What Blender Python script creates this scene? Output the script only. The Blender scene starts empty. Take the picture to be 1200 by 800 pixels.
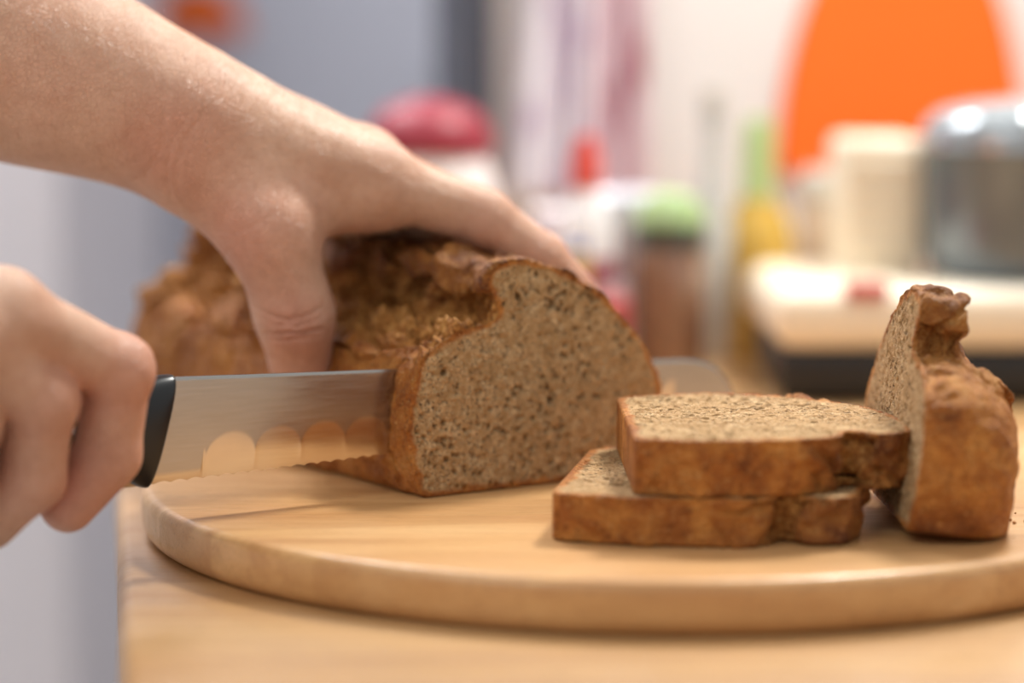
import bpy, bmesh, math, random
import numpy as np
from mathutils import Vector, Matrix
random.seed(7); rng=np.random.default_rng(5)
ZOFF=0.77   # board top sits 0.77 m above the floor; everything is modelled relative to the board top
scene=bpy.context.scene
COL=scene.collection

# ------------------------------------------------------------ numpy noise
def h3(ix,iy,iz,seed=0):
    n=(ix*374761393+iy*668265263+iz*1440662683+seed*974711)&0xffffffff
    n=((n^(n>>13))*1274126177)&0xffffffff
    n=((n^(n>>16))*2246822519)&0xffffffff
    return ((n^(n>>15))&0xffffff)/float(0xffffff)
def vnoise(P,seed=0):
    f=np.floor(P); u=P-f; u=u*u*(3-2*u); i=f.astype(np.int64); r=0
    for a in (0,1):
        for b in (0,1):
            for c in (0,1):
                w=(u[:,0] if a else 1-u[:,0])*(u[:,1] if b else 1-u[:,1])*(u[:,2] if c else 1-u[:,2])
                r=r+w*h3(i[:,0]+a,i[:,1]+b,i[:,2]+c,seed)
    return r*2-1
def fbm(P,sc,o=3,seed=0):
    r=0;a=1;t=0
    for k in range(o):
        r=r+a*vnoise(P*sc*(2.03**k)+k*17.3,seed+k); t+=a; a*=.5
    return r/t
def worley(P,sc,seed=0,edge=False):
    Q=P*sc; i=np.floor(Q).astype(np.int64); best=np.full(len(P),9.); sec=np.full(len(P),9.)
    for a in (-1,0,1):
        for b in (-1,0,1):
            for c in (-1,0,1):
                x,y,z=i[:,0]+a,i[:,1]+b,i[:,2]+c
                d=(x+h3(x,y,z,seed)-Q[:,0])**2+(y+h3(x,y,z,seed+1)-Q[:,1])**2+(z+h3(x,y,z,seed+2)-Q[:,2])**2
                sec=np.minimum(sec,np.maximum(best,d)); best=np.minimum(best,d)
    if edge: return np.sqrt(sec)-np.sqrt(best)
    return np.sqrt(best)
def sstep(a,b,x):
    t=np.clip((x-a)/(b-a),0,1); return t*t*(3-2*t)

# ------------------------------------------------------------ mesh helpers
def np_mesh(name,V,F):
    me=bpy.data.meshes.new(name); n=F.shape[1]
    me.vertices.add(len(V)); me.vertices.foreach_set('co',np.ascontiguousarray(V,dtype=np.float32).ravel())
    me.loops.add(F.size); me.loops.foreach_set('vertex_index',np.ascontiguousarray(F,dtype=np.int32).ravel())
    me.polygons.add(len(F)); me.polygons.foreach_set('loop_start',np.arange(0,F.size,n,dtype=np.int32))
    me.polygons.foreach_set('loop_total',np.full(len(F),n,dtype=np.int32))
    me.update(calc_edges=True); me.validate()
    me.polygons.foreach_set('use_smooth',np.ones(len(me.polygons),dtype=bool))
    return me
def getco(me):
    a=np.empty(len(me.vertices)*3,dtype=np.float32); me.vertices.foreach_get('co',a); return a.reshape(-1,3).astype(np.float64)
def getno(me):
    a=np.empty(len(me.vertices)*3,dtype=np.float32); me.vertices.foreach_get('normal',a); return a.reshape(-1,3).astype(np.float64)
def setattr_(me,name,v):
    at=me.attributes.new(name,'FLOAT','POINT'); at.data.foreach_set('value',v.astype(np.float32))
def evalf(f,P,ch=400000):
    return np.concatenate([f(P[i:i+ch]) for i in range(0,len(P),ch)])
def surfnet(f,lo,hi,h):
    lo=np.array(lo,float); hi=np.array(hi,float)
    n=np.ceil((hi-lo)/h).astype(int)+1
    ax=[lo[i]+h*np.arange(n[i]) for i in range(3)]
    G=np.stack(np.meshgrid(*ax,indexing='ij'),-1).reshape(-1,3)
    S=evalf(f,G).reshape(n); I=S<0
    cs=[(a,b,c) for a in (0,1) for b in (0,1) for c in (0,1)]
    sl=lambda c: tuple(slice(c[i],n[i]-1+c[i]) for i in range(3))
    cnt=sum(I[sl(c)].astype(int) for c in cs)
    act=(cnt>0)&(cnt<8); A=np.argwhere(act)
    idx=np.full(act.shape,-1,int); idx[act]=np.arange(len(A))
    acc=np.zeros((len(A),3)); num=np.zeros(len(A))
    for c in cs:
        for d in range(3):
            if c[d]==0:
                c2=list(c);c2[d]=1
                v0=S[A[:,0]+c[0],A[:,1]+c[1],A[:,2]+c[2]]; v1=S[A[:,0]+c2[0],A[:,1]+c2[1],A[:,2]+c2[2]]
                m=(v0<0)!=(v1<0); t=np.where(m,v0/np.where(m,v0-v1,1),0)
                p=np.tile(np.array(c,float),(len(A),1)); p[:,d]=t
                acc+=p*m[:,None]; num+=m
    V=lo+h*(A+acc/num[:,None]); Q=[]
    for d in range(3):
        e,g=(d+1)%3,(d+2)%3
        s0=[slice(None)]*3; s1=[slice(None)]*3; s0[d]=slice(0,n[d]-1); s1[d]=slice(1,n[d])
        E=np.argwhere(I[tuple(s0)]!=I[tuple(s1)])
        E=E[(E[:,e]>0)&(E[:,g]>0)&(E[:,e]<n[e]-1)&(E[:,g]<n[g]-1)]
        ins=I[E[:,0],E[:,1],E[:,2]]
        def cell(de,dg):
            C=E.copy(); C[:,e]-=de; C[:,g]-=dg; return idx[C[:,0],C[:,1],C[:,2]]
        q=np.stack([cell(1,1),cell(0,1),cell(0,0),cell(1,0)],1)
        q=np.where(ins[:,None],q,q[:,::-1]); Q.append(q)
    return V,np.concatenate(Q)
def project(f,V,it=3,e=3e-4,mx=.0015):
    for _ in range(it):
        d=evalf(f,V); g=np.stack([(evalf(f,V+np.eye(3)[i]*e)-evalf(f,V-np.eye(3)[i]*e))/(2*e) for i in range(3)],1)
        L=np.maximum((g**2).sum(1),.15); st=-(d/L)[:,None]*g
        l=np.linalg.norm(st,axis=1); st*=np.minimum(1,mx/np.maximum(l,1e-9))[:,None]; V=V+st*.9
    return V
def subdiv(V,F):
    me=np_mesh('tmp',V,F); ob=bpy.data.objects.new('tmp',me); COL.objects.link(ob)
    m=ob.modifiers.new('s','SUBSURF'); m.levels=1; m.render_levels=1
    dg=bpy.context.evaluated_depsgraph_get(); m2=bpy.data.meshes.new_from_object(ob.evaluated_get(dg))
    V=getco(m2); F=np.empty(len(m2.polygons)*4,dtype=np.int32); m2.loops.foreach_get('vertex_index',F)
    bpy.data.objects.remove(ob); bpy.data.meshes.remove(me); bpy.data.meshes.remove(m2)
    return V,F.reshape(-1,4)
def link(name,me,mat=None,parent=None):
    ob=bpy.data.objects.new(name,me); COL.objects.link(ob)
    if mat is not None and me is not None: me.materials.append(mat)
    if parent: ob.parent=parent
    return ob
def empty(name):
    e=bpy.data.objects.new(name,None); COL.objects.link(e); e.empty_display_size=.02; return e
def lathe(name,prof,c,mat,parent=None,seg=48,rough=None):
    V=[];F=[]; n=len(prof)
    for r,z in prof:
        for j in range(seg):
            a=2*math.pi*j/seg; V.append((c[0]+r*math.cos(a),c[1]+r*math.sin(a),c[2]+z))
    for i in range(n-1):
        for j in range(seg):
            F.append((i*seg+j,i*seg+(j+1)%seg,(i+1)*seg+(j+1)%seg,(i+1)*seg+j))
    me=np_mesh(name,np.array(V),np.array(F)); 
    bm=bmesh.new(); bm.from_mesh(me); bmesh.ops.remove_doubles(bm,verts=bm.verts,dist=1e-5); bmesh.ops.holes_fill(bm,edges=bm.edges,sides=0); bmesh.ops.recalc_face_normals(bm,faces=bm.faces); bm.to_mesh(me); bm.free()
    try: me.set_sharp_from_angle(angle=math.radians(40))
    except Exception: pass
    return link(name,me,mat,parent)
def box(name,lo,hi,mat,parent=None,bev=.004,rot=0,piv=None,seg=3):
    bm=bmesh.new(); bmesh.ops.create_cube(bm,size=1)
    lo=Vector(lo);hi=Vector(hi); c=(lo+hi)/2; s=hi-lo
    for v in bm.verts: v.co=Vector((v.co.x*s.x,v.co.y*s.y,v.co.z*s.z))+c
    if bev: bmesh.ops.bevel(bm,geom=bm.edges[:],offset=bev,segments=seg,affect='EDGES',profile=.5)
    if rot:
        pv=Vector(piv) if piv else c
        bmesh.ops.rotate(bm,cent=pv,matrix=Matrix.Rotation(rot,3,'Z'),verts=bm.verts)
    me=bpy.data.meshes.new(name); bm.to_mesh(me); bm.free()
    for p in me.polygons: p.use_smooth=True
    try: me.set_sharp_from_angle(angle=math.radians(35))
    except Exception: pass
    return link(name,me,mat,parent)

# ------------------------------------------------------------ materials
def srgb(r,g,b):
    f=lambda c:(c/255/12.92 if c/255<=.04045 else ((c/255+.055)/1.055)**2.4)
    return (f(r),f(g),f(b),1)
class M:
    def __init__(s,name):
        s.m=bpy.data.materials.new(name); s.m.use_nodes=True; s.t=s.m.node_tree; s.b=s.t.nodes['Principled BSDF']
        s.tc=s.t.nodes.new('ShaderNodeTexCoord')
    def put(s,sock,v):
        if isinstance(v,bpy.types.NodeSocket): s.t.links.new(v,sock)
        else: sock.default_value=v
    def n(s,typ,ins={},out=0,**props):
        x=s.t.nodes.new(typ)
        for k,v in props.items(): setattr(x,k,v)
        for k,v in ins.items(): s.put(x.inputs[k],v)
        return x.outputs[out]
    def map(s,scale=(1,1,1),rot=(0,0,0)):
        return s.n('ShaderNodeMapping',{'Vector':s.tc.outputs['Object'],'Scale':scale,'Rotation':rot})
    def noise(s,scale,vec=None,detail=4,rough=.55,dist=0):
        return s.n('ShaderNodeTexNoise',{'Vector':vec or s.tc.outputs['Object'],'Scale':scale,'Detail':detail,'Roughness':rough,'Distortion':dist})
    def vor(s,scale,vec=None,out=0,feature='F1',**k):
        return s.n('ShaderNodeTexVoronoi',{'Vector':vec or s.tc.outputs['Object'],'Scale':scale},out=out,feature=feature)
    def rng(s,v,a,b,c=0.,d=1.):
        return s.n('ShaderNodeMapRange',{'Value':v,'From Min':a,'From Max':b,'To Min':c,'To Max':d})
    def mix(s,f,a,b,blend='MIX'):
        return s.n('ShaderNodeMix',{0:f,6:a,7:b},out=2,data_type='RGBA',blend_type=blend)
    def math(s,op,a,b=0.):
        return s.n('ShaderNodeMath',{0:a,1:b},operation=op)
    def ramp(s,f,stops):
        x=s.t.nodes.new('ShaderNodeValToRGB'); s.put(x.inputs[0],f); el=x.color_ramp.elements
        while len(el)<len(stops): el.new(.5)
        for e,(p,c) in zip(el,stops): e.position=p; e.color=c
        return x.outputs[0]
    def attr(s,name): return s.n('ShaderNodeAttribute',out=2,attribute_name=name)
    def bump(s,h,dist,st=1.,nrm=None):
        i={'Height':h,'Distance':dist,'Strength':st}
        if nrm is not None: i['Normal']=nrm
        return s.n('ShaderNodeBump',i)
    def set(s,**k):
        nm=dict(color='Base Color',rough='Roughness',metal='Metallic',normal='Normal',sss='Subsurface Weight',trans='Transmission Weight',ior='IOR',spec='Specular IOR Level',coat='Coat Weight',alpha='Alpha',sheen='Sheen Weight')
        for a,v in k.items(): s.put(s.b.inputs[nm[a]],v)
        return s
def plain(name,c,rough=.45,metal=0,var=.08,scale=30,trans=0,bump=0,coat=0):
    m=M(name); col=srgb(*c); d=tuple(x*(1-var) for x in col[:3])+(1,)
    m.set(color=m.mix(m.noise(scale),d,col),rough=rough,metal=metal,trans=trans,coat=coat)
    if bump: m.set(normal=m.bump(m.noise(scale*8),bump))
    return m.m

def wood(name,c1,c2,c3,rot,gs,rough=.5,strip=0,bump=.0002,coat=0):
    m=M(name); v=m.map((gs*.12,gs,gs),(0,0,rot))
    n1=m.noise(1.,v,6,.6,.6); n2=m.noise(6.,v,5,.7,.2)
    base=m.ramp(n1,[(.25,srgb(*c1)),(.5,srgb(*c2)),(.78,srgb(*c3))])
    base=m.mix(m.rng(n2,.45,.75,0,.55),base,srgb(*c1))
    if strip:
        w=m.n('ShaderNodeTexWhiteNoise',{'W':m.math('FLOOR',m.math('MULTIPLY',m.n('ShaderNodeSeparateXYZ',{0:m.map((1,1,1),(0,0,rot))},out=1),strip))},noise_dimensions='1D')
        base=m.mix(m.rng(w,0,1,0,.45),base,srgb(*c1),'MIX')
    # pore flecks along the grain
    fl=m.noise(1.,m.map((120,900,900),(0,0,rot)),3,.6)
    base=m.mix(m.rng(fl,.58,.72,0,.55),base,srgb(*[int(x*.72) for x in c1]))
    blot=m.noise(9,None,3)
    base=m.mix(m.rng(blot,.4,.7,0,.3),base,srgb(*[int(x*.82) for x in c2]))
    m.set(color=base,rough=m.rng(n2,.3,.7,rough-.06,rough+.1),normal=m.bump(n2,bump),coat=coat)
    return m.m

def bread_mat():
    m=M('rye_bread')
    cr=m.attr('crust'); bu=m.attr('burst'); pa=m.attr('pore'); tp=m.attr('topness')
    wn=m.n('ShaderNodeTexNoise',{'Vector':m.tc.outputs['Object'],'Scale':330.,'Detail':2.},out=1)
    off=m.n('ShaderNodeVectorMath',{0:wn,1:(.5,.5,.5)},operation='SUBTRACT')
    off=m.n('ShaderNodeVectorMath',{0:off,'Scale':.0045},operation='SCALE')
    wv=m.n('ShaderNodeVectorMath',{0:m.tc.outputs['Object'],1:off},operation='ADD')
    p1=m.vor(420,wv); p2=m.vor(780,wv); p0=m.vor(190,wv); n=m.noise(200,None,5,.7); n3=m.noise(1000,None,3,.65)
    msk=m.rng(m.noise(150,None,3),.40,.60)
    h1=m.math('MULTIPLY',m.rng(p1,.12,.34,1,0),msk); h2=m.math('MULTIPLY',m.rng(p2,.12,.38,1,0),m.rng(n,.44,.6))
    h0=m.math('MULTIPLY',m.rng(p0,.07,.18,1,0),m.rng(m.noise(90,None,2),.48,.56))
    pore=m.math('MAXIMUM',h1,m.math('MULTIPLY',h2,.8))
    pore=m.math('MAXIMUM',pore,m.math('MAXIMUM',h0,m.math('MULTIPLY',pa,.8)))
    cc=m.ramp(n,[(.32,srgb(154,116,72)),(.5,srgb(186,148,102)),(.68,srgb(212,178,134))])
    cc=m.mix(m.rng(n3,.54,.72,0,.6),cc,srgb(236,208,168))
    fleck=m.rng(m.vor(280,None,0),.0,.15,1,0)
    cc=m.mix(m.math('MULTIPLY',fleck,.65),cc,srgb(104,68,34))
    cc=m.mix(m.math('MULTIPLY',pore,.68),cc,srgb(84,58,32))  # shade inside the pores is painted into the crumb colour
    # crust
    k1=m.noise(60,None,6,.7,.5); k2=m.noise(420,None,5,.72); k3=m.noise(22,None,3)
    kc=m.ramp(k1,[(.28,srgb(122,66,24)),(.42,srgb(172,100,38)),(.56,srgb(204,132,58)),(.74,srgb(230,168,92))])
    kc=m.mix(m.rng(k3,.45,.65,0,.4),kc,srgb(140,76,30))
    kc=m.mix(m.math('MULTIPLY',tp,m.rng(k1,.34,.62,.9,.3)),kc,srgb(96,48,20))
    kc=m.mix(m.rng(k2,.52,.7,0,.6),kc,srgb(82,44,20))
    kc=m.mix(m.rng(m.noise(700,None,3,.6),.58,.72,0,.55),kc,srgb(232,180,112))
    bc=m.ramp(k2,[(.34,srgb(114,66,26)),(.5,srgb(192,126,58)),(.66,srgb(236,182,108))])
    kc=m.mix(bu,kc,bc)
    col=m.mix(cr,cc,kc)
    hc=m.math('ADD',m.math('MULTIPLY',pore,-1.3),m.math('MULTIPLY',n3,.7))
    hk=m.math('ADD',m.math('MULTIPLY',k2,1.6),m.math('MULTIPLY',m.vor(650,wv),-.5))
    h=m.n('ShaderNodeMix',{0:cr,2:hc,3:hk},out=0,data_type='FLOAT')
    m.set(color=col,rough=m.rng(cr,0,1,.9,.55),normal=m.bump(h,.0014),sss=0.0,spec=.32)
    return m.m
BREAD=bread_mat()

def skin_mat():
    m=M('skin'); red=m.attr('red')
    n1=m.noise(45,None,4,.6); n2=m.noise(260,None,4,.65); n4=m.noise(14,None,3)
    c=m.ramp(n1,[(.3,srgb(198,150,120)),(.7,srgb(222,180,152))])
    c=m.mix(m.rng(n4,.42,.62,0,.35),c,srgb(206,150,124))
    c=m.mix(m.math('MULTIPLY',red,.65),c,srgb(200,120,98))
    c=m.mix(m.rng(n2,.5,.75,0,.35),c,srgb(180,124,98))
    wn=m.n('ShaderNodeTexNoise',{'Vector':m.tc.outputs['Object'],'Scale':200.,'Detail':2.},out=1)
    wv=m.n('ShaderNodeVectorMath',{0:m.tc.outputs['Object'],1:m.n('ShaderNodeVectorMath',{0:wn,'Scale':.003},operation='SCALE')},operation='ADD')
    v=m.vor(560,wv,0,'DISTANCE_TO_EDGE'); 
    h=m.math('ADD',m.math('MULTIPLY',m.rng(v,0,.12),.8),m.math('ADD',m.noise(900,None,3,.6),m.math('MULTIPLY',m.noise(160,None,3),1.5)))
    m.set(color=c,rough=m.rng(n2,.3,.7,.38,.52),normal=m.bump(h,.00026),sss=.14)
    m.b.inputs['Subsurface Radius'].default_value=(1,.4,.22); m.b.inputs['Subsurface Scale'].default_value=.004
    return m.m
SKIN=skin_mat()
nm=M('fingernail'); nm.set(color=nm.mix(nm.noise(200),srgb(226,170,150),srgb(238,190,172)),rough=.28,sss=.1); NAIL=nm.m

# ------------------------------------------------------------ bread geometry
CTRL=[(.004,0),(-.002,.010),(-.0045,.024),(-.0025,.040),(.0035,.0525),(.017,.0605),(.033,.0640),(.0375,.0665),(.0350,.072),(.0325,.0785),(.037,.0850),(.050,.0868),(.068,.0822),(.086,.0725),(.102,.0585),(.113,.043),(.1165,.031),(.113,.016),(.107,.004),(.101,0),(.08,0),(.05,0),(.025,0)]
CTRL2=[(.004,0),(-.001,.010),(-.0035,.024),(-.002,.042),(.001,.056),(.006,.0635),(.014,.0655),(.0135,.069),(.009,.073),(.010,.081),(.018,.0865),(.040,.088),(.068,.0835),(.086,.0745),(.102,.0595),(.113,.043),(.1165,.031),(.113,.016),(.107,.004),(.101,0),(.08,0),(.05,0),(.025,0)]
def catmull(P,k=7):
    P=np.array(P); n=len(P); out=[]
    for i in range(n):
        a,b,c,d=P[i-1],P[i],P[(i+1)%n],P[(i+2)%n]
        for j in range(k):
            t=j/k; out.append(.5*((2*b)+(-a+c)*t+(2*a-5*b+4*c-d)*t*t+(-a+3*b-3*c+d)*t**3))
    return np.array(out)
GH=.0005; gs=np.arange(-.04,.16,GH); gz=np.arange(-.04,.13,GH)
def table2(ctrl):
    PR=catmull(ctrl)
    GS,GZ=np.meshgrid(gs,gz,indexing='ij'); D2=np.full(GS.shape,9.); INS=np.zeros(GS.shape,bool)
    for i in range(len(PR)):
        a=PR[i];b=PR[(i+1)%len(PR)]; e=b-a
        t=np.clip(((GS-a[0])*e[0]+(GZ-a[1])*e[1])/max((e**2).sum(),1e-12),0,1)
        D2=np.minimum(D2,np.hypot(GS-a[0]-t*e[0],GZ-a[1]-t*e[1]))
        if a[1]!=b[1]:
            c=((a[1]>GZ)!=(b[1]>GZ))&(GS<(b[0]-a[0])*(GZ-a[1])/(b[1]-a[1])+a[0]); INS^=c
    return np.where(INS,-D2,D2)
T1=table2(CTRL); T2=table2(CTRL2)
def prof2(s,z,D2):
    x=np.clip((s+.04)/GH,0,D2.shape[0]-2.001); y=np.clip((z+.04)/GH,0,D2.shape[1]-2.001)
    i=x.astype(int);j=y.astype(int);u=x-i;v=y-j
    return (D2[i,j]*(1-u)+D2[i+1,j]*u)*(1-v)+(D2[i,j+1]*(1-u)+D2[i+1,j+1]*u)*v
def bread_funcs(l0,l1,noff,taper=None,kerf=False,tab=T1,thin=0.):
    def d2f(P):
        s,l,z=P[:,0],P[:,1],P[:,2]; q=np.stack([l+noff,l*0,l*0],1)
        gr=1+.10*sstep(.02,.10,l) if l1>.1 else 1.
        s2=s-(.0055*vnoise(q*24,3)+.004*vnoise(q*62,6)*sstep(.045,.07,z))*(sstep(.0,.03,l)*.7+.3 if l1>.1 else .7)
        z2=z/gr-(.0055*vnoise(q*19,9)+.003*vnoise(q*75,19))*sstep(.01,.08,z)*(sstep(.0,.03,l)*.7+.3 if l1>.1 else .6)
        k=1.
        if taper:
            a,b,p=taper; k=np.clip(1-np.clip((l-a)/(b-a),0,1.0)**p,.004,1)**(1/p)
            s2=.050+(s2-.050)/k; z2=(z2)/k**.9
        return prof2(s2,z2,tab)*k
    def f(P):
        l=P[:,1]; d=d2f(P); lo=l0
        if kerf: lo=np.where(P[:,2]>.0165,l0,l0-.0014)
        d=np.maximum(d,lo-l); d=np.maximum(d,l-l1)
        if thin:   # crest of the end piece is thinner than its shoulder
            d=np.maximum(d,(l-(l1-thin*sstep(.046,.068,P[:,2])))*.7)
        return d
    return d2f,f
def bread_piece(l0,l1,noff,h,taper=None,kerf=False,tab=T1,rug=1.,frag=1.,thin=0.):
    d2f,f=bread_funcs(l0,l1,noff,taper,kerf,tab,thin)
    V,F=surfnet(f,(-.02,l0-.006,-.008),(.13,l1+.006,.112),h)
    V=project(f,V,2); V,F=subdiv(V,F); V=project(f,V,3)
    me=np_mesh('t',V,F); N=getno(me); bpy.data.meshes.remove(me)
    d2=d2f(V); l=V[:,1]; Q=V+np.array([0,noff,0])
    cut=(np.abs(N[:,1])>.75)&(d2<-.0008)&((np.abs(l-l0)<.002)|((np.abs(l-l1)<.002) if not taper else False))
    ncut=sstep(-.0006,-.002,d2)*cut
    crust=np.where(cut,sstep(-.0036,-.0018,d2+.0016*fbm(Q,260,2,4)),1.)
    sv,zv=V[:,0],V[:,2]
    burst=(~cut)*sstep(.006,.016,sv+.006*fbm(Q,60,2))*sstep(.045,.038,sv+.003*fbm(Q,80,2,2))*sstep(.047,.054,zv)*sstep(.080,.072,zv)
    if thin: burst=burst*.45
    w=worley(Q+.0012*np.stack([fbm(Q,300,2,7),fbm(Q,300,2,8),fbm(Q,300,2,9)],1),300,5); pm=sstep(-.15,.3,fbm(Q,80,2,30)); big=worley(Q+.0018*np.stack([fbm(Q,200,2,7),fbm(Q,200,2,8),fbm(Q,200,2,9)],1),150,15)
    pd=sstep(.45,.1,w)*.0010*(.3+pm)+sstep(.22,.08,big)*.0024*sstep(-.05,.2,fbm(Q,60,2,33))
    disp=-pd*ncut+ncut*.0005*fbm(Q,450,2,35)
    top=sstep(.035,.06,zv)*.8+.2*sstep(.01,.03,zv)
    cr=.0016*fbm(Q,150,3,40)+top*.0034*fbm(Q,48,4,50)+burst*(.0046*(.45-worley(Q,190,60))+.0038*fbm(Q,85,3,61)+.0016*fbm(Q,400,2,63))
    ridge=1-np.abs(fbm(Q,34,3,70))*5; fis=sstep(.1,.9,ridge)*(zv>.05)*frag
    Qw=Q+.006*np.stack([fbm(Q,60,2,71),fbm(Q,60,2,72),fbm(Q,60,2,73)],1)
    ed=worley(Qw*np.array([1,.75,1]),62,85,True); crack=sstep(.16,.02,ed)*sstep(.04,.06,zv)*sstep(-.3,.1,fbm(Q,25,2,88))*frag
    cr=cr-top*.0030*fis-.0036*crack
    lump=worley(Q,95,80); cr=cr+top*.0026*(.5-lump)*sstep(.05,.07,zv)
    crev=sstep(.0,.6,1-np.abs(sv-.036-.004*vnoise(Q*40,5))/.0045)*(zv>.058)*(zv<.072); cr=cr-.0025*crev
    cr=cr*(zv>.0012)*rug
    edge=np.where(cut,0,sstep(0,.0015,np.minimum(np.abs(l-l0),np.abs(l-l1)) if not taper else np.abs(l-l0))*.4+.6)
    disp=disp+cr*edge
    V=V+N*disp[:,None]
    V[:,2]=np.maximum(V[:,2],0)
    b2=np.clip(np.maximum(burst,(~cut)*np.maximum(.65*crack,.4*fis*sstep(.04,.07,zv))),0,1)
    tn=sstep(.05,.08,zv+.008*fbm(Q,30,2,95))*(~cut)
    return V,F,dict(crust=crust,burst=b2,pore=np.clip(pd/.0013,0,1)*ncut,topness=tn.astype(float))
def bread_object(name,pieces,O,ES,EL,EZ,sc=1.,parent=None):
    Vs=[];Fs=[];At={};o=0
    B=np.stack([np.array(ES),np.array(EL),np.array(EZ)]).astype(float)
    flip=np.linalg.det(B)<0
    for V,F,a in pieces:
        Vs.append(V@B*sc+np.array(O)); Fs.append((F[:,::-1] if flip else F)+o); o+=len(V)
        for k,v in a.items(): At.setdefault(k,[]).append(v)
    me=np_mesh(name,np.concatenate(Vs),np.concatenate(Fs))
    for k,v in At.items(): setattr_(me,k,np.concatenate(v))
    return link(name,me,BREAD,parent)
sd=(.84,.5426,0); ld=(-.5426,.84,0)
def Lf(s,l,z): return np.array([-.039+.84*s-.5426*l,.9175+.5426*s+.84*l,z])
bread_object('bread_loaf',[bread_piece(0,.0137,.0,.0012,rug=1.3),bread_piece(.0152,.308,.0,.0016,taper=(.225,.310,2.5),kerf=True,rug=1.5)],(-.039,.9175,.0004),sd,ld,(0,0,1))
def rotz(a): c,s=math.cos(a),math.sin(a); return lambda x,y:(c*x-s*y,s*x+c*y,0)
R=rotz(math.radians(1)); R2=rotz(math.radians(-10))
bread_object('bread_slice',[bread_piece(0,.0178,.4,.0012,tab=T2,rug=1.3,frag=.5)],(.0425,.832,.0176),R(0,.88),(0,0,1),R(1,0),1.13)
bread_object('bread_slice',[bread_piece(0,.0148,.7,.0012,tab=T2,rug=1.3,frag=.5)],(.0135,.837,.0006),R2(0,.84),(0,0,1),R2(1.09,0),1.13)
tl=.12; EZ=(.96*math.sin(tl),0,.96*math.cos(tl)); EL=(1.12*math.cos(tl),0,-1.12*math.sin(tl))
bread_object('bread_heel',[bread_piece(0,.0365,1.1,.0013,taper=(.004,.0372,3.0),rug=.85,frag=.6,thin=.021)],(.1385,.830,.0048),(-.02,1,0),EL,EZ,1.0)

# ------------------------------------------------------------ crumbs
def crumbs():
    pts=[]
    for _ in range(14): pts.append((random.gauss(.190,.007),random.gauss(.88,.02)))
    bmx=bmesh.new()
    for x,y in pts:
        if (x-.0575)**2+(y-.982)**2>.2**2: continue
        r=random.uniform(.0003,.0009)
        g=bmesh.ops.create_icosphere(bmx,subdivisions=1,radius=r,matrix=Matrix.Translation((x,y,r*.6))@Matrix.Rotation(random.random()*6,4,'Z'))
        for v in g['verts']: v.co+=Vector((random.gauss(0,r*.2),random.gauss(0,r*.2),random.gauss(0,r*.12)))
    me=bpy.data.meshes.new('bread_crumbs'); bmx.to_mesh(me); bmx.free()
    link('bread_crumbs',me,plain('crumb',(190,136,80),.9,scale=300,var=.4))
crumbs()

# ------------------------------------------------------------ board and table
BT=.0195
bw=wood('beech_board',(180,126,76),(216,168,112),(236,194,140),math.radians(-8),26,.36,strip=22,coat=.08)
RB=.208
prof=[(0,0)]+[(RB*x,0) for x in (.2,.5,.8,.95)]
for i in range(9):
    a=math.pi/2*i/8; prof.append((RB-.0045+.0045*math.sin(a),-.0045+.0045*math.cos(a)))
for i in range(1,9):
    a=math.pi/2*i/8; prof.append((RB-.007+.007*math.cos(a),-BT+.0075-.0075*math.sin(a)))
prof.append((0,-BT))
lathe('round_cutting_board',prof,(.0575,.982,0),bw,seg=200)
tw=wood('table_wood',(160,116,74),(190,147,98),(208,168,118),math.radians(2),12,.36,strip=0,coat=.1)
tm=math.atan(.166); tab=empty('kitchen_table')
O=np.array([-.1667*.45,.45]); u=np.array([-math.sin(tm),math.cos(tm)]); v=np.array([math.cos(tm),math.sin(tm)])
def tpt(a,b): return O+a*v+b*u
TL=1.14; TW=1.5
def tbox(name,a0,a1,b0,b1,z0,z1,mat,parent,bev=.004):
    ob=box(name,(O[0]+a0,O[1]+b0,z0),(O[0]+a1,O[1]+b1,z1),mat,parent,bev,rot=tm,piv=(O[0],O[1],0)); return ob
tbox('table_top',0,TW,0,TL,-BT-.03,-BT,tw,tab,.006)
tbox('apron_near',.05,TW-.05,.06,.08,-.13,-BT-.03,tw,tab,.002)
tbox('apron_far',.05,TW-.05,TL-.08,TL-.06,-.13,-BT-.03,tw,tab,.002)
tbox('apron_side',.05,.07,.06,TL-.06,-.13,-BT-.03,tw,tab,.002)
for i,(a,b) in enumerate([(.05,.06),(TW-.1,.06),(.05,TL-.11),(TW-.1,TL-.11)]):
    tbox('leg_%d'%(i+1),a,a+.05,b,b+.05,-ZOFF,-BT-.03,tw,tab,.003)

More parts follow.
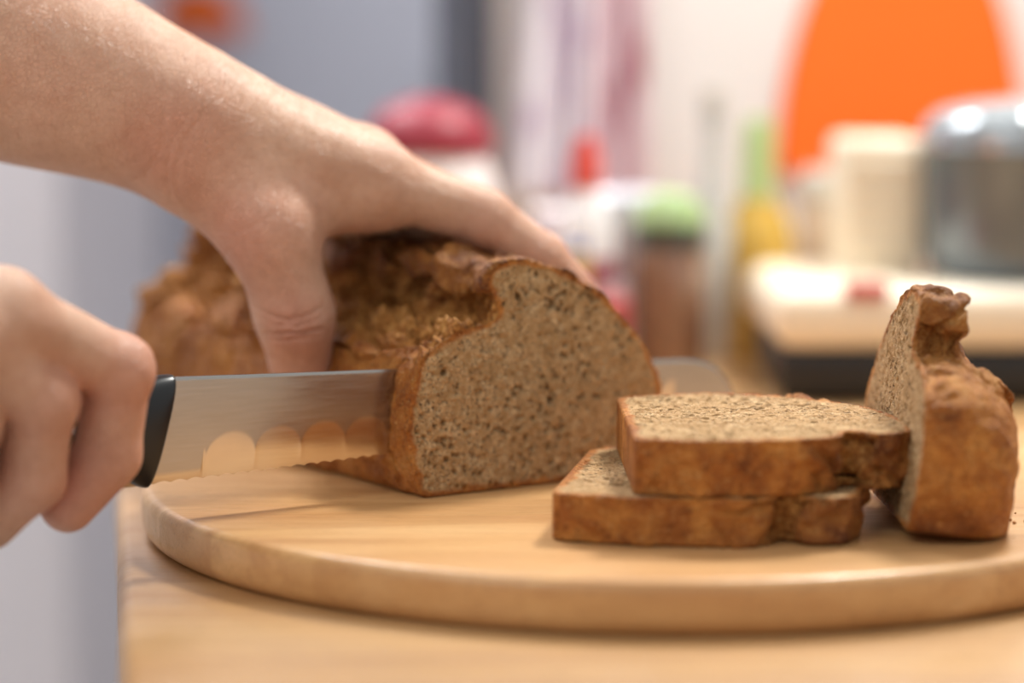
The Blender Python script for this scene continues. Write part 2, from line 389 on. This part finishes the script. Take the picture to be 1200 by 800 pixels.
# ------------------------------------------------------------ knife
def K(t,n,z): return np.array([-.046+.84*t+.5426*n,.93+.5426*t-.84*n,z])
knife=empty('bread_knife')
NT_,NZ_=620,50; TIP=.168
def zs(t): return .0531-.040*(t+.094)
def zb0(t): return .0140+.022*(t+.094)
V=[];F=[];GR=[]
for side in (1,-1):
    for i in range(NT_+1):
        uu=i/NT_
        for j in range(NZ_+1):
            w=j/NZ_
            t=-.105+uu*(TIP+.105); zt=zs(t); zb=zb0(t)
            if t>.138: 
                q=(t-.138)/(TIP-.138); zt=zb+(zt-zb)*math.sqrt(max(0,1-q**2.4))
            tooth=.0008*abs(math.sin(math.pi*t/.0055))*min(1,max(0,(t+.100)/.01))*(1 if t<.16 else 0)
            zb_=min(zb+tooth,zt); z=zb_+(zt-zb_)*w
            fr=((t+.003)/.0185)%1; zg=zb+.0085+.0085*math.sqrt(max(0,1-(2*fr-1)**2)); 
            if t>.135 or t<-.078: zg=zb+.004
            half=.00085
            if z<zg: q=max(0,(z-zb)/(zg-zb)); half=.00085*(.40+.60*(1-(1-q)**1.6))
            if z>zt-.0006: half*=.8
            tt=t-(1-uu)**8*.012*(1-w)
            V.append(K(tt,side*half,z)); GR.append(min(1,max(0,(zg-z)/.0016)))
st=(NZ_+1)
def id_(s,i,j): return (0 if s>0 else (NT_+1)*st)+i*st+j
for i in range(NT_):
    for j in range(NZ_):
        F.append((id_(1,i,j),id_(1,i+1,j),id_(1,i+1,j+1),id_(1,i,j+1)))
        F.append((id_(-1,i,j+1),id_(-1,i+1,j+1),id_(-1,i+1,j),id_(-1,i,j)))
    F.append((id_(1,i,NZ_),id_(1,i+1,NZ_),id_(-1,i+1,NZ_),id_(-1,i,NZ_)))
    F.append((id_(-1,i,0),id_(-1,i+1,0),id_(1,i+1,0),id_(1,i,0)))
me=np_mesh('blade',np.array(V),np.array(F))
try:
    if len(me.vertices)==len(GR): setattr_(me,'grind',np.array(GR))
except Exception: pass
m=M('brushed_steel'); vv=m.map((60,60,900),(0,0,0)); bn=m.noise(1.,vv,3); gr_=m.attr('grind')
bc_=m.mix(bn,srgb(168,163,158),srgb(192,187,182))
m.set(color=m.mix(gr_,bc_,srgb(212,202,190)),metal=1.,rough=m.math('SUBTRACT',m.rng(bn,.3,.7,.18,.24),m.math('MULTIPLY',gr_,.04)),normal=m.bump(bn,.000006))  # scallop hollows coloured brighter and warmer, a painted reflection of the board
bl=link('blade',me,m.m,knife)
try: me.set_sharp_from_angle(angle=math.radians(30))
except Exception: pass
rings=[(-.0925,.0335,.0200,.0060),(-.0935,.0335,.0208,.0078),(-.100,.0338,.0205,.0088),(-.108,.0345,.0185,.0092),(-.118,.0355,.0150,.0095),(-.135,.037,.0135,.0098),(-.16,.038,.0142,.0102),(-.19,.039,.0150,.0104),(-.215,.0395,.0148,.0104),(-.232,.039,.0165,.0100),(-.240,.0385,.0150,.0085),(-.243,.0385,.010,.005)]
V=[];F=[];S=32
for k,(t,zc,hh,ht) in enumerate(rings):
    for j in range(S):
        a=2*math.pi*j/S; ca,sa=math.cos(a),math.sin(a)
        n=math.copysign(abs(ca)**.75,ca)*ht; z=math.copysign(abs(sa)**.8,sa)*hh
        sh=.33*max(0,1-(k/5))
        V.append(K(t+(z-hh)*sh,n,zc+z))
for k in range(len(rings)-1):
    for j in range(S): F.append((k*S+j,k*S+(j+1)%S,(k+1)*S+(j+1)%S,(k+1)*S+j))
me=bpy.data.meshes.new('handle'); me.from_pydata([tuple(x) for x in V],[],F+[tuple(range(S))[::-1],tuple(range((len(rings)-1)*S,len(rings)*S))])
bm=bmesh.new(); bm.from_mesh(me); bmesh.ops.recalc_face_normals(bm,faces=bm.faces); bm.to_mesh(me); bm.free()
for p in me.polygons: p.use_smooth=True
hd=link('handle',me,plain('black_plastic',(22,24,28),.32,var=.3,scale=80),knife); hd.modifiers.new('s','SUBSURF').render_levels=2
for i,t in enumerate((-.135,-.17,-.21)):
    for sn in (1,-1):
        p=K(t,sn*.0098,.0375); bm=bmesh.new(); bmesh.ops.create_uvsphere(bm,u_segments=16,v_segments=8,radius=.0022)
        for q in bm.verts: q.co=Vector((q.co.x,q.co.y*.25,q.co.z))
        bmesh.ops.rotate(bm,cent=(0,0,0),matrix=Matrix.Rotation(math.atan2(.5426,.84),3,'Z'),verts=bm.verts); bmesh.ops.translate(bm,vec=Vector(p),verts=bm.verts)
        me=bpy.data.meshes.new('rivet'); bm.to_mesh(me); bm.free(); link('rivet_%d%s'%(i+1,'a' if sn>0 else 'b'),me,m.m,knife)

# ------------------------------------------------------------ hands
def cap(P,a,b,ra,rb):
    a=np.asarray(a,float);b=np.asarray(b,float); e=b-a; t=np.clip(((P-a)@e)/(e@e),0,1)
    return np.linalg.norm(P-a-t[:,None]*e,axis=1)-(ra+t*(rb-ra))
def smin(a,b,k):
    h=np.clip(.5+.5*(b-a)/k,0,1); return b+(a-b)*h-k*h*(1-h)
def chain(P,pts,r,k=.004):
    d=None
    for i in range(len(pts)-1):
        c=cap(P,pts[i],pts[i+1],r[i],r[i+1]); d=c if d is None else smin(d,c,k)
    return d
def hand_sdf(H):
    def f(P):
        fg=None
        for pts,r in H['fingers']:
            c=chain(P,pts,r,.0035)
            c=smin(c,np.linalg.norm(P-pts[1],axis=1)-r[1]*1.05,.003)
            fg=c if fg is None else smin(fg,c,.0022)
        pl=None
        for a,b,ra,rb in H['palm']:
            c=cap(P,a,b,ra,rb); pl=c if pl is None else smin(pl,c,.014)
        th=chain(P,H['thumb'][0],H['thumb'][1],.007)
        pl=smin(pl,th,.011)
        for a,b,ra,rb in H.get('web',[]): pl=smin(pl,cap(P,a,b,ra,rb),.012)
        fa=chain(P,H['arm'][0],H['arm'][1],.02)
        pl=smin(pl,fa,.022)
        d=smin(pl,fg,.0075)
        for a,b,ra,rb in H.get('tendon',[]): d=smin(d,cap(P,a,b,ra,rb),.005)
        return d
    return f
def build_hand(name,H,lo,hi,parent,h=.002):
    f=hand_sdf(H); V,F=surfnet(f,lo,hi,h); V=project(f,V,2); V,F=subdiv(V,F); V=project(f,V,2)
    me=np_mesh('t',V,F); N=getno(me); bpy.data.meshes.remove(me)
    disp=np.zeros(len(V)); red=np.zeros(len(V))
    for c,ax,dors,A,sp,rad,cnt in H['creases']:
        c=np.array(c);ax=np.array(ax,float);ax/=np.linalg.norm(ax); dors=np.array(dors,float); dors-=ax*(dors@ax); dors/=np.linalg.norm(dors)
        q=V-c; x=q@ax; lat=np.cross(ax,dors); y=q@lat; up=sstep(-.1,.5,N@dors); rr=np.exp(-((q**2).sum(1))/rad**2)
        for kk in range(cnt):
            o=(kk-(cnt-1)/2)*sp; xx=x-o-(y*y*30)*np.sign(o+1e-9)*.5+.0009*vnoise(V*350+kk*7,kk)
            disp-=A*np.exp(-(xx/.0007)**2)*up*rr*(1 if kk%2==0 else .6)
        red+=.8*np.exp(-((q**2).sum(1))/(rad*1.1)**2)
    for c,rad,w in H['red']: red+=w*np.exp(-((V-np.array(c))**2).sum(1)/rad**2)
    disp+=.0006*fbm(V,60,2,90)
    V=V+N*disp[:,None]
    me=np_mesh(name,V,F); setattr_(me,'red',np.clip(red,0,1))
    return link(name,me,SKIN,parent)
def nail(name,p,ax,dors,r,w,l,parent):
    ax=np.array(ax,float);ax/=np.linalg.norm(ax);dors=np.array(dors,float);dors-=ax*(dors@ax);dors/=np.linalg.norm(dors);lat=np.cross(ax,dors)
    bm=bmesh.new(); bmesh.ops.create_grid(bm,x_segments=14,y_segments=14,size=1)
    for v_ in bm.verts:
        x,y=v_.co.x,v_.co.y; yy=y*math.sqrt(max(.15,1-.5*max(0,abs(x))**3)); 
        ang=yy*w/r; q=np.array(p)+ax*(x*l)+dors*(r*math.cos(ang)+.0001-.0012*max(0,x)**2)+lat*(r*math.sin(ang)); v_.co=Vector(q)
    me=bpy.data.meshes.new(name); bm.to_mesh(me); bm.free()
    for p_ in me.polygons: p_.use_smooth=True
    o=link(name,me,NAIL,parent); s=o.modifiers.new('s','SOLIDIFY'); s.thickness=.0006; s.offset=0; return o
person=empty('person')
A_=np.array
idx=[Lf(.025,.068,.1190),Lf(.067,.053,.1030),Lf(.090,.045,.0865),Lf(.107,.040,.0680)]
mid=[Lf(.030,.088,.1240),Lf(.076,.077,.1035),Lf(.103,.070,.0830),Lf(.118,.066,.0630)]
rin=[Lf(.026,.108,.1200),Lf(.071,.101,.1010),Lf(.098,.095,.0790),Lf(.112,.092,.0600)]
pin=[Lf(.017,.125,.1130),Lf(.051,.122,.1010),Lf(.074,.119,.0900),Lf(.092,.117,.0800)]
W=A_([-.134,.981,.1447]); wl=A_([-.5426,.84,0])*.012
tmc=A_([-.1235,.975,.1260]); tmp=A_([-.0965,.967,.0995]); tip_=A_([-.0872,.968,.0660]); tt=A_([-.0855,.977,.0390])
HL=dict(fingers=[(idx,[.0130,.0116,.0104,.0088]),(mid,[.0130,.0114,.0102,.0087]),(rin,[.0122,.0106,.0095,.0080]),(pin,[.0112,.0092,.0082,.0070])],
 palm=[(W-wl*.8,idx[0],.0210,.0155),(W-wl*.2,mid[0],.0210,.0150),(W+wl*.6,rin[0],.0200,.0142),(W+wl,pin[0],.0190,.0130),(tmc,idx[0]+A_([0,0,-.008]),.016,.010),(Lf(-.01,.095,.113),Lf(.03,.09,.108),.015,.012)],
 thumb=([tmc,tmp,tip_,tt],[.0208,.0184,.0150,.0124]),
 web=[(tmp+A_([.004,.004,.006]),idx[0]+A_([-.012,.002,-.008]),.010,.009)],
 arm=([W,A_([-.170,.983,.1585]),A_([-.2085,.985,.173]),A_([-.30,.993,.205]),A_([-.41,1.0,.245])],[.0262,.0335,.0405,.046,.050]),
 tendon=[(W+A_([.012,-.006,.0225]),idx[0]+A_([0,0,.0135]),.002,.003),(W+A_([.012,.004,.0235]),mid[0]+A_([0,0,.0130]),.002,.003),(mid[0]+A_([-.001,0,.006]),mid[0]+A_([.002,0,.005]),.0105,.0105),(idx[0]+A_([-.001,0,.005]),idx[0]+A_([.002,0,.004]),.0105,.0105)],
 creases=[(tip_+A_([0,-.014,-.003]),tt-tip_,(-.3,-1,.1),.0015,.0028,.014,4),(idx[1],idx[2]-idx[1],(0,0,1),.0006,.0022,.012,3),(idx[2],idx[3]-idx[2],(.3,0,1),.0004,.0018,.010,2),(mid[1],mid[2]-mid[1],(0,0,1),.0004,.0022,.010,3),(tmp+A_([-.008,-.01,0]),tip_-tmp,(-.5,-1,.2),.0005,.003,.018,3),(W+A_([.0,-.02,-.008]),idx[0]-W,(-.2,-1,-.2),.0008,.004,.022,3)],
 red=[(tt,.018,.7),(idx[3],.014,.7),(mid[0],.014,.4),(idx[0],.014,.4),(tmp,.02,.25)])
build_hand('left_arm',HL,(-.47,.90,.018),(.075,1.09,.30),person)
nail('left_thumb_nail',(tip_+tt)/2+(tt-tip_)*.35,tt-tip_,(-.3,-1,.1),.0126,.0078,.0075,person)
for nm_,fg,rr in (('index',idx,.0094),('middle',mid,.0093),('ring',rin,.0086),('little',pin,.0075)):
    nail('left_%s_nail'%nm_,fg[2]+(fg[3]-fg[2])*.75,fg[3]-fg[2],(.5,.3,1),rr,.0062,.0062,person)
ri=[K(-.170,.030,.0840),K(-.1255,.024,.0605),K(-.1275,.0185,.0300),K(-.1400,.0110,.0120)]
rm=[K(-.190,.034,.0800),K(-.1560,.029,.0530),K(-.1570,.0205,.0245),K(-.1690,.0110,.0090)]
rr_=[K(-.210,.034,.0720),K(-.1830,.029,.0470),K(-.1820,.0200,.0220),K(-.1930,.0100,.0080)]
rp=[K(-.228,.031,.0640),K(-.2060,.027,.0420),K(-.2050,.0185,.0210),K(-.2130,.0100,.0100)]
RW=K(-.275,.020,.0800)
HR=dict(fingers=[(ri,[.0130,.0122,.0114,.0100]),(rm,[.0130,.0122,.0114,.0100]),(rr_,[.012,.011,.010,.0088]),(rp,[.011,.0095,.0088,.008])],
 palm=[(RW,ri[0]-A_([0,0,.002]),.021,.0150),(RW,rm[0],.021,.0145),(RW-A_([0,0,.008]),rr_[0],.020,.0135),(RW-A_([0,0,.012]),rp[0],.019,.0125),(RW,K(-.20,-.006,.066),.018,.015)],
 thumb=([K(-.245,.0,.074),K(-.208,-.020,.068),K(-.172,-.0225,.058),K(-.146,-.020,.050)],[.018,.0145,.0122,.0102]),
 web=[(K(-.20,-.018,.07),K(-.178,.020,.080),.010,.010)],
 arm=([RW,K(-.31,.022,.088),K(-.40,.03,.11),K(-.52,.04,.14)],[.0262,.032,.042,.048]),
 tendon=[(ri[0]+A_([-.002,-.002,.003]),ri[0]+A_([.001,0,.003]),.0118,.0118)],
 creases=[(ri[1],ri[2]-ri[1]+(ri[1]-ri[0]),(.8,-.4,.3),.0006,.0026,.012,3),(rm[1],rm[2]-rm[1],(.8,-.4,.3),.0005,.0024,.011,3)],
 red=[(ri[1],.016,.7),(ri[2],.016,.8),(ri[3],.016,.9),(rm[1],.014,.6),(rm[2],.016,.8),(ri[0],.014,.3)])
build_hand('right_arm',HR,(-.56,.55,-.006),(-.10,.93,.205),person)

# ------------------------------------------------------------ room
wallm=plain('white_wall_paint',(234,230,228),.8,var=.03,scale=6)
tbox('wall_back',.245,3.0,TL+.012,TL+.13,-ZOFF,1.7,wallm,None,0)
tbox('gap_strip_1',.232,.252,TL-.001,TL+.14,-ZOFF,1.7,plain('gap_shade',(72,76,88),.5),None,.002)  # dark strip added to stand for the shaded gap at the wall end
box('wall_far',(-2.6,3.5,-ZOFF),(2.2,3.6,1.7),plain('far_wall_paint',(220,222,232),.8,var=.03,scale=6),None,0)
box('wall_left',(-2.7,-1.0,-ZOFF),(-2.6,3.6,1.7),wallm,None,0)
fm=M('floor_tiles'); fm.set(color=fm.n('ShaderNodeTexBrick',{'Vector':fm.map((1,1,1)),'Color1':srgb(190,184,176),'Color2':srgb(180,174,168),'Mortar':srgb(120,116,112),'Scale':3.,'Mortar Size':.01}),rough=.4)
box('floor',(-2.7,-1.0,-ZOFF-.1),(2.2,3.6,-ZOFF),fm.m,None,0)
fr=empty('refrigerator'); fmat=plain('fridge_enamel',(208,211,224),.35,var=.03,scale=4); chrome=plain('chrome',(200,200,205),.2,1)
box('body',(-.80,2.82,-ZOFF+.03),(-.02,3.42,.95),fmat,fr,.01)
box('door_lower',(-.795,2.77,-ZOFF+.06),(-.025,2.82,.30),fmat,fr,.012)
box('door_upper',(-.795,2.77,.31),(-.025,2.82,.945),fmat,fr,.012)
box('handle_lower',(-.09,2.73,-.25),(-.07,2.75,.15),chrome,fr,.006)
box('handle_upper',(-.09,2.73,.38),(-.07,2.75,.75),chrome,fr,.006)
for i,(x,y) in enumerate([(-.75,2.87),(-.07,2.87),(-.75,3.37),(-.07,3.37)]): lathe('foot_%d'%(i+1),[(0,0),(.02,0),(.02,.032),(0,.032)],(x,y,-ZOFF),plain('foot',(40,40,40)),fr,seg=16)
oran=plain('orange_plastic',(255,116,26),.4,var=.05)
def domed(name,cx,yb,zb,a,b,th,mat,parent=None,rot=0,n=48):
    bm=bmesh.new(); vs=[]
    for i in range(n+1):
        t=math.pi*i/n; vs.append(bm.verts.new((a*math.cos(t),0,b*math.sin(t)**.95 if math.sin(t)>0 else 0)))
    f=bm.faces.new(vs); r=bmesh.ops.extrude_face_region(bm,geom=[f]); 
    for v_ in [g for g in r['geom'] if isinstance(g,bmesh.types.BMVert)]: v_.co.y-=th
    bmesh.ops.bevel(bm,geom=[e for e in bm.edges if abs(e.verts[0].co.y-e.verts[1].co.y)<1e-6],offset=th*.35,segments=2,affect='EDGES')
    bmesh.ops.recalc_face_normals(bm,faces=bm.faces)
    bmesh.ops.rotate(bm,cent=(0,0,0),matrix=Matrix.Rotation(rot,3,'Z'),verts=bm.verts); bmesh.ops.translate(bm,vec=(cx,yb,zb),verts=bm.verts)
    me=bpy.data.meshes.new(name); bm.to_mesh(me); bm.free(); return link(name,me,mat,parent)
domed('orange_fridge_magnet',-.355,2.77,.190,.052,.06,.012,oran)
cab=empty('tall_cabinet'); cw=plain('white_laminate',(244,238,244),.4,var=.02,scale=4)
box('carcass',(-1.0,2.05,-ZOFF),(-.375,2.6,1.4),cw,cab,.004)
box('door_left',(-.998,2.025,-ZOFF+.08),(-.692,2.05,1.39),cw,cab,.003); box('door_right',(-.688,2.025,-ZOFF+.08),(-.377,2.05,1.39),cw,cab,.003)
box('knob_left',(-.71,2.0,.2),(-.70,2.026,.32),chrome,cab,.003); box('knob_right',(-.68,2.0,.2),(-.67,2.026,.32),chrome,cab,.003)

def a_for_x(x):
    a=0.0
    for _ in range(30):
        p=tpt(a,TL+.012); a+=(x-p[0])
    return a
ocb=empty('orange_cutting_board')
p=tpt(a_for_x(.268),TL+.012)
domed('panel',p[0],p[1]-.001,.088,.088,.185,.007,oran,ocb,rot=tm)
lathe('hanging_hook',[(0,0),(.006,0),(.006,.004),(.003,.005),(.003,.02),(0,.02)],(p[0],p[1]-.012,.258),chrome,ocb,seg=16)
def towel(name,x0,x1,ztop,zbot,c1,c2,sc,seed,slant=0):
    n,mz=60,50; V=[];F=[]
    a0=a_for_x(x0);a1=a_for_x(x1)
    for j in range(mz+1):
        for i in range(n+1):
            s=i/n; q=j/mz; z=ztop+(zbot-ztop)*q
            wv=.010*math.sin(s*17+seed+q*1.5)*(.4+.6*q)+.004*math.sin(s*37+seed*2)
            squeeze=1-.55*(1-q)**2
            pp=tpt((a0+a1)/2+(a1-a0)*(s-.5)*squeeze+slant*(1-q),TL-.012+wv); V.append((pp[0],pp[1],z))
    for j in range(mz):
        for i in range(n): F.append((j*(n+1)+i,j*(n+1)+i+1,(j+1)*(n+1)+i+1,(j+1)*(n+1)+i))
    me=np_mesh(name,np.array(V),np.array(F)); m=M(name+'_cloth')
    wv=m.noise(sc,m.map((1,.2,.25)),2)
    m.set(color=m.mix(m.rng(wv,.5,.62),srgb(*c1),srgb(*c2)),rough=.9,sheen=.3,normal=m.bump(m.noise(500),.0004))
    o=link(name,me,m.m); s=o.modifiers.new('s','SOLIDIFY'); s.thickness=.003
    return o
towel('kitchen_towel',.000,.045,.40,.075,(236,230,238),(196,176,200),60,1,.012)
towel('kitchen_towel',.042,.088,.40,.070,(220,190,200),(168,84,104),70,3,0)
tbox('towel_rail',a_for_x(-.01),a_for_x(.11),TL-.020,TL-.004,.395,.405,chrome,None,.003)

TZ=-BT
white=plain('white_ceramic',(240,232,230),.25,var=.03); redp=plain('red_enamel',(150,36,54),.45,var=.1)
cj=empty('cookie_jar'); c=(-.050,1.47,TZ)
lathe('jar_body',[(0,0),(.036,0),(.040,.006),(.044,.05),(.043,.10),(.037,.124),(.034,.130),(.031,.130),(.031,.12),(0,.12)],c,white,cj)
lathe('jar_lid',[(0,.130),(.038,.130),(.0395,.134),(.037,.146),(.028,.157),(.012,.163),(0,.164)],c,redp,cj)
glass=plain('jar_glass',(222,224,222),.1,trans=.3,var=.01)
sb=empty('sauce_bottle'); c=(.0435,1.42,TZ)
lathe('bottle',[(0,0),(.015,0),(.017,.004),(.017,.085),(.013,.100),(.007,.112),(.007,.125),(0,.125)],c,plain('white_plastic',(240,238,240),.3),sb)
lathe('label',[(.0172,.03),(.0174,.031),(.0174,.07),(.0172,.071)],c,plain('label_print',(200,80,100),.4,var=.9,scale=60),sb)
lathe('cap',[(0,.112),(.009,.112),(.009,.128),(.005,.142),(0,.143)],c,plain('red_plastic',(222,84,72),.35),sb)
yt=empty('plastic_tub'); c=(.068,1.47,TZ)
lathe('tub',[(0,0),(.018,0),(.022,.09),(.0235,.092),(.0235,.096),(0,.096)],c,plain('tub_plastic',(238,238,244),.2),yt)
lathe('tub_lid',[(0,.096),(.0245,.096),(.0245,.104),(.020,.108),(0,.108)],c,plain('tub_lid',(226,230,240),.12),yt)
bx=empty('tea_box'); 
box('carton',(.012,1.44,TZ),(.036,1.50,.075),plain('tea_print',(230,208,216),.5,var=.6,scale=55),bx,.001); box('flap',(.0125,1.441,.0745),(.0355,1.499,.0765),plain('tea_flap',(240,236,240),.5),bx,.0005)
b2=empty('snack_packet'); box('packet',(.046,1.345,TZ),(.066,1.375,.035),plain('snack_print',(206,90,90),.35,var=.5,scale=90),b2,.004); box('packet_seal',(.047,1.358,.034),(.065,1.362,.042),plain('foil',(210,200,210),.3,.6),b2,.001)
b3=empty('spice_packet'); box('packet',(.030,1.36,TZ),(.044,1.39,.058),plain('spice_print',(240,200,110),.35,var=.8,scale=70),b3,.003); box('packet_seal',(.031,1.373,.057),(.043,1.377,.064),plain('foil2',(90,120,200),.3),b3,.001)
sj=empty('spice_jar'); c=(.093,1.42,TZ)
lathe('jar_glass',[(0,0),(.019,0),(.0215,.004),(.0215,.07),(.019,.080),(0,.080)],c,plain('spice_content',(160,122,98),.2,var=.5,scale=120,coat=.8),sj)
lathe('jar_collar',[(.0,.078),(.0215,.078),(.0215,.090),(0,.090)],c,plain('dark_collar',(66,72,66),.3),sj)
lathe('jar_lid',[(0,.090),(.021,.090),(.021,.096),(.016,.106),(.006,.110),(0,.111)],c,plain('green_lid',(170,200,140),.12,coat=.8),sj)
cb=empty('glass_bottle'); c=(.124,1.50,TZ)
lathe('bottle',[(0,0),(.014,0),(.016,.004),(.016,.08),(.007,.11),(.006,.15),(.0075,.151),(.0075,.156),(0,.156)],c,glass,cb)
lathe('stopper',[(0,.150),(.0048,.150),(.0048,.158),(.008,.159),(.008,.168),(0,.169)],c,plain('cork',(210,204,196),.6),cb)
ob_=empty('oil_bottle'); c=(.153,1.505,TZ)
lathe('bottle',[(0,0),(.021,0),(.0235,.004),(.0235,.076),(.019,.090),(.009,.103),(.008,.130),(0,.130)],c,plain('yellow_oil',(222,182,84),.12,var=.15,trans=.2),ob_)
lathe('neck_sleeve',[(.0095,.100),(.0105,.101),(.0098,.140),(.008,.150),(0,.151)],c,plain('green_foil',(186,210,146),.3),ob_)
wj=empty('preserve_jar'); c=(.206,1.53,TZ)
lathe('jar',[(0,0),(.022,0),(.025,.004),(.025,.090),(.021,.100),(0,.100)],c,plain('preserve',(230,208,186),.12,var=.3,scale=40),wj)
lathe('lid',[(0,.100),(.0235,.100),(.0235,.114),(.021,.118),(0,.118)],c,plain('lid_metal',(232,228,222),.15,.3),wj)

fp=empty('food_processor'); cream=plain('cream_plastic',(238,224,200),.35,var=.03); dark=plain('dark_base',(26,26,28),.4)
box('base_foot',(.146,1.305,TZ),(.40,1.47,.013),dark,fp,.008)
box('base_body',(.142,1.30,.010),(.405,1.475,.045),cream,fp,.014,seg=5)
box('motor_tower',(.190,1.385,.040),(.236,1.46,.123),cream,fp,.006)
for i in range(6): box('vent_rib_%d'%(i+1),(.193,1.382,.056+i*.010),(.233,1.387,.060+i*.010),cream,fp,.001)
box('red_switch',(.180,1.296,.040),(.204,1.315,.048),plain('switch_red',(190,80,76),.4),fp,.003)
smoke=plain('steel_bowl',(104,116,126),.2,metal=.4,var=.15,coat=.6)
c=(.290,1.375,.044)
lathe('bowl',[(0,0),(.048,0),(.052,.004),(.056,.016),(.057,.070),(.0585,.074),(.0585,.078),(.050,.078),(.047,.006),(0,.005)],c,smoke,fp)
lathe('bowl_lid',[(0,.076),(.0575,.076),(.0585,.080),(.056,.088),(.049,.095),(.038,.099),(.02,.101),(0,.102)],c,plain('lid_plastic',(160,168,174),.12,metal=.3,coat=.6),fp)
lathe('lid_rim',[(.0575,.073),(.060,.074),(.060,.079),(.0575,.080)],c,plain('rim_steel',(200,204,208),.15,1),fp)

# ------------------------------------------------------------ lights
def area(name,loc,tgt,size,e,col=(1,1,1)):
    L=bpy.data.lights.new(name,'AREA'); L.energy=e; L.size=size; L.color=col; L.shape='DISK'
    o=bpy.data.objects.new(name,L); COL.objects.link(o); o.location=loc
    o.rotation_euler=(Vector(tgt)-Vector(loc)).to_track_quat('-Z','Y').to_euler(); return o
area('pendant_lamp',(.42,1.42,1.0),(.0,.95,0),.22,15.5,(1,.98,.92))
area('front_fill',(-.9,-.2,1.4),(0,1,0),1.0,8,(1,.985,.95))  # added soft fill from front left, no visible source
area('fridge_fill',(-.7,2.0,1.5),(-.4,2.8,0),.8,48,(.97,.98,1))  # added fill to brighten the fridge and far background, no visible source
w=bpy.data.worlds.new('world'); scene.world=w; w.use_nodes=True; bg=w.node_tree.nodes['Background']; bg.inputs[0].default_value=(.98,.99,.98,1); bg.inputs[1].default_value=.62

# ------------------------------------------------------------ camera
cd=bpy.data.cameras.new('camera'); cd.lens=85; cd.sensor_width=36; co=bpy.data.objects.new('camera',cd); COL.objects.link(co)
co.location=(0,0,.171); co.rotation_euler=(math.radians(90-6.8),0,0); cd.clip_start=.05
cd.dof.use_dof=True; cd.dof.focus_distance=.905; cd.dof.aperture_fstop=2.6
scene.camera=co
for o in list(COL.objects):
    if o.parent is None: o.location.z+=ZOFF
scene.view_settings.view_transform='Standard'
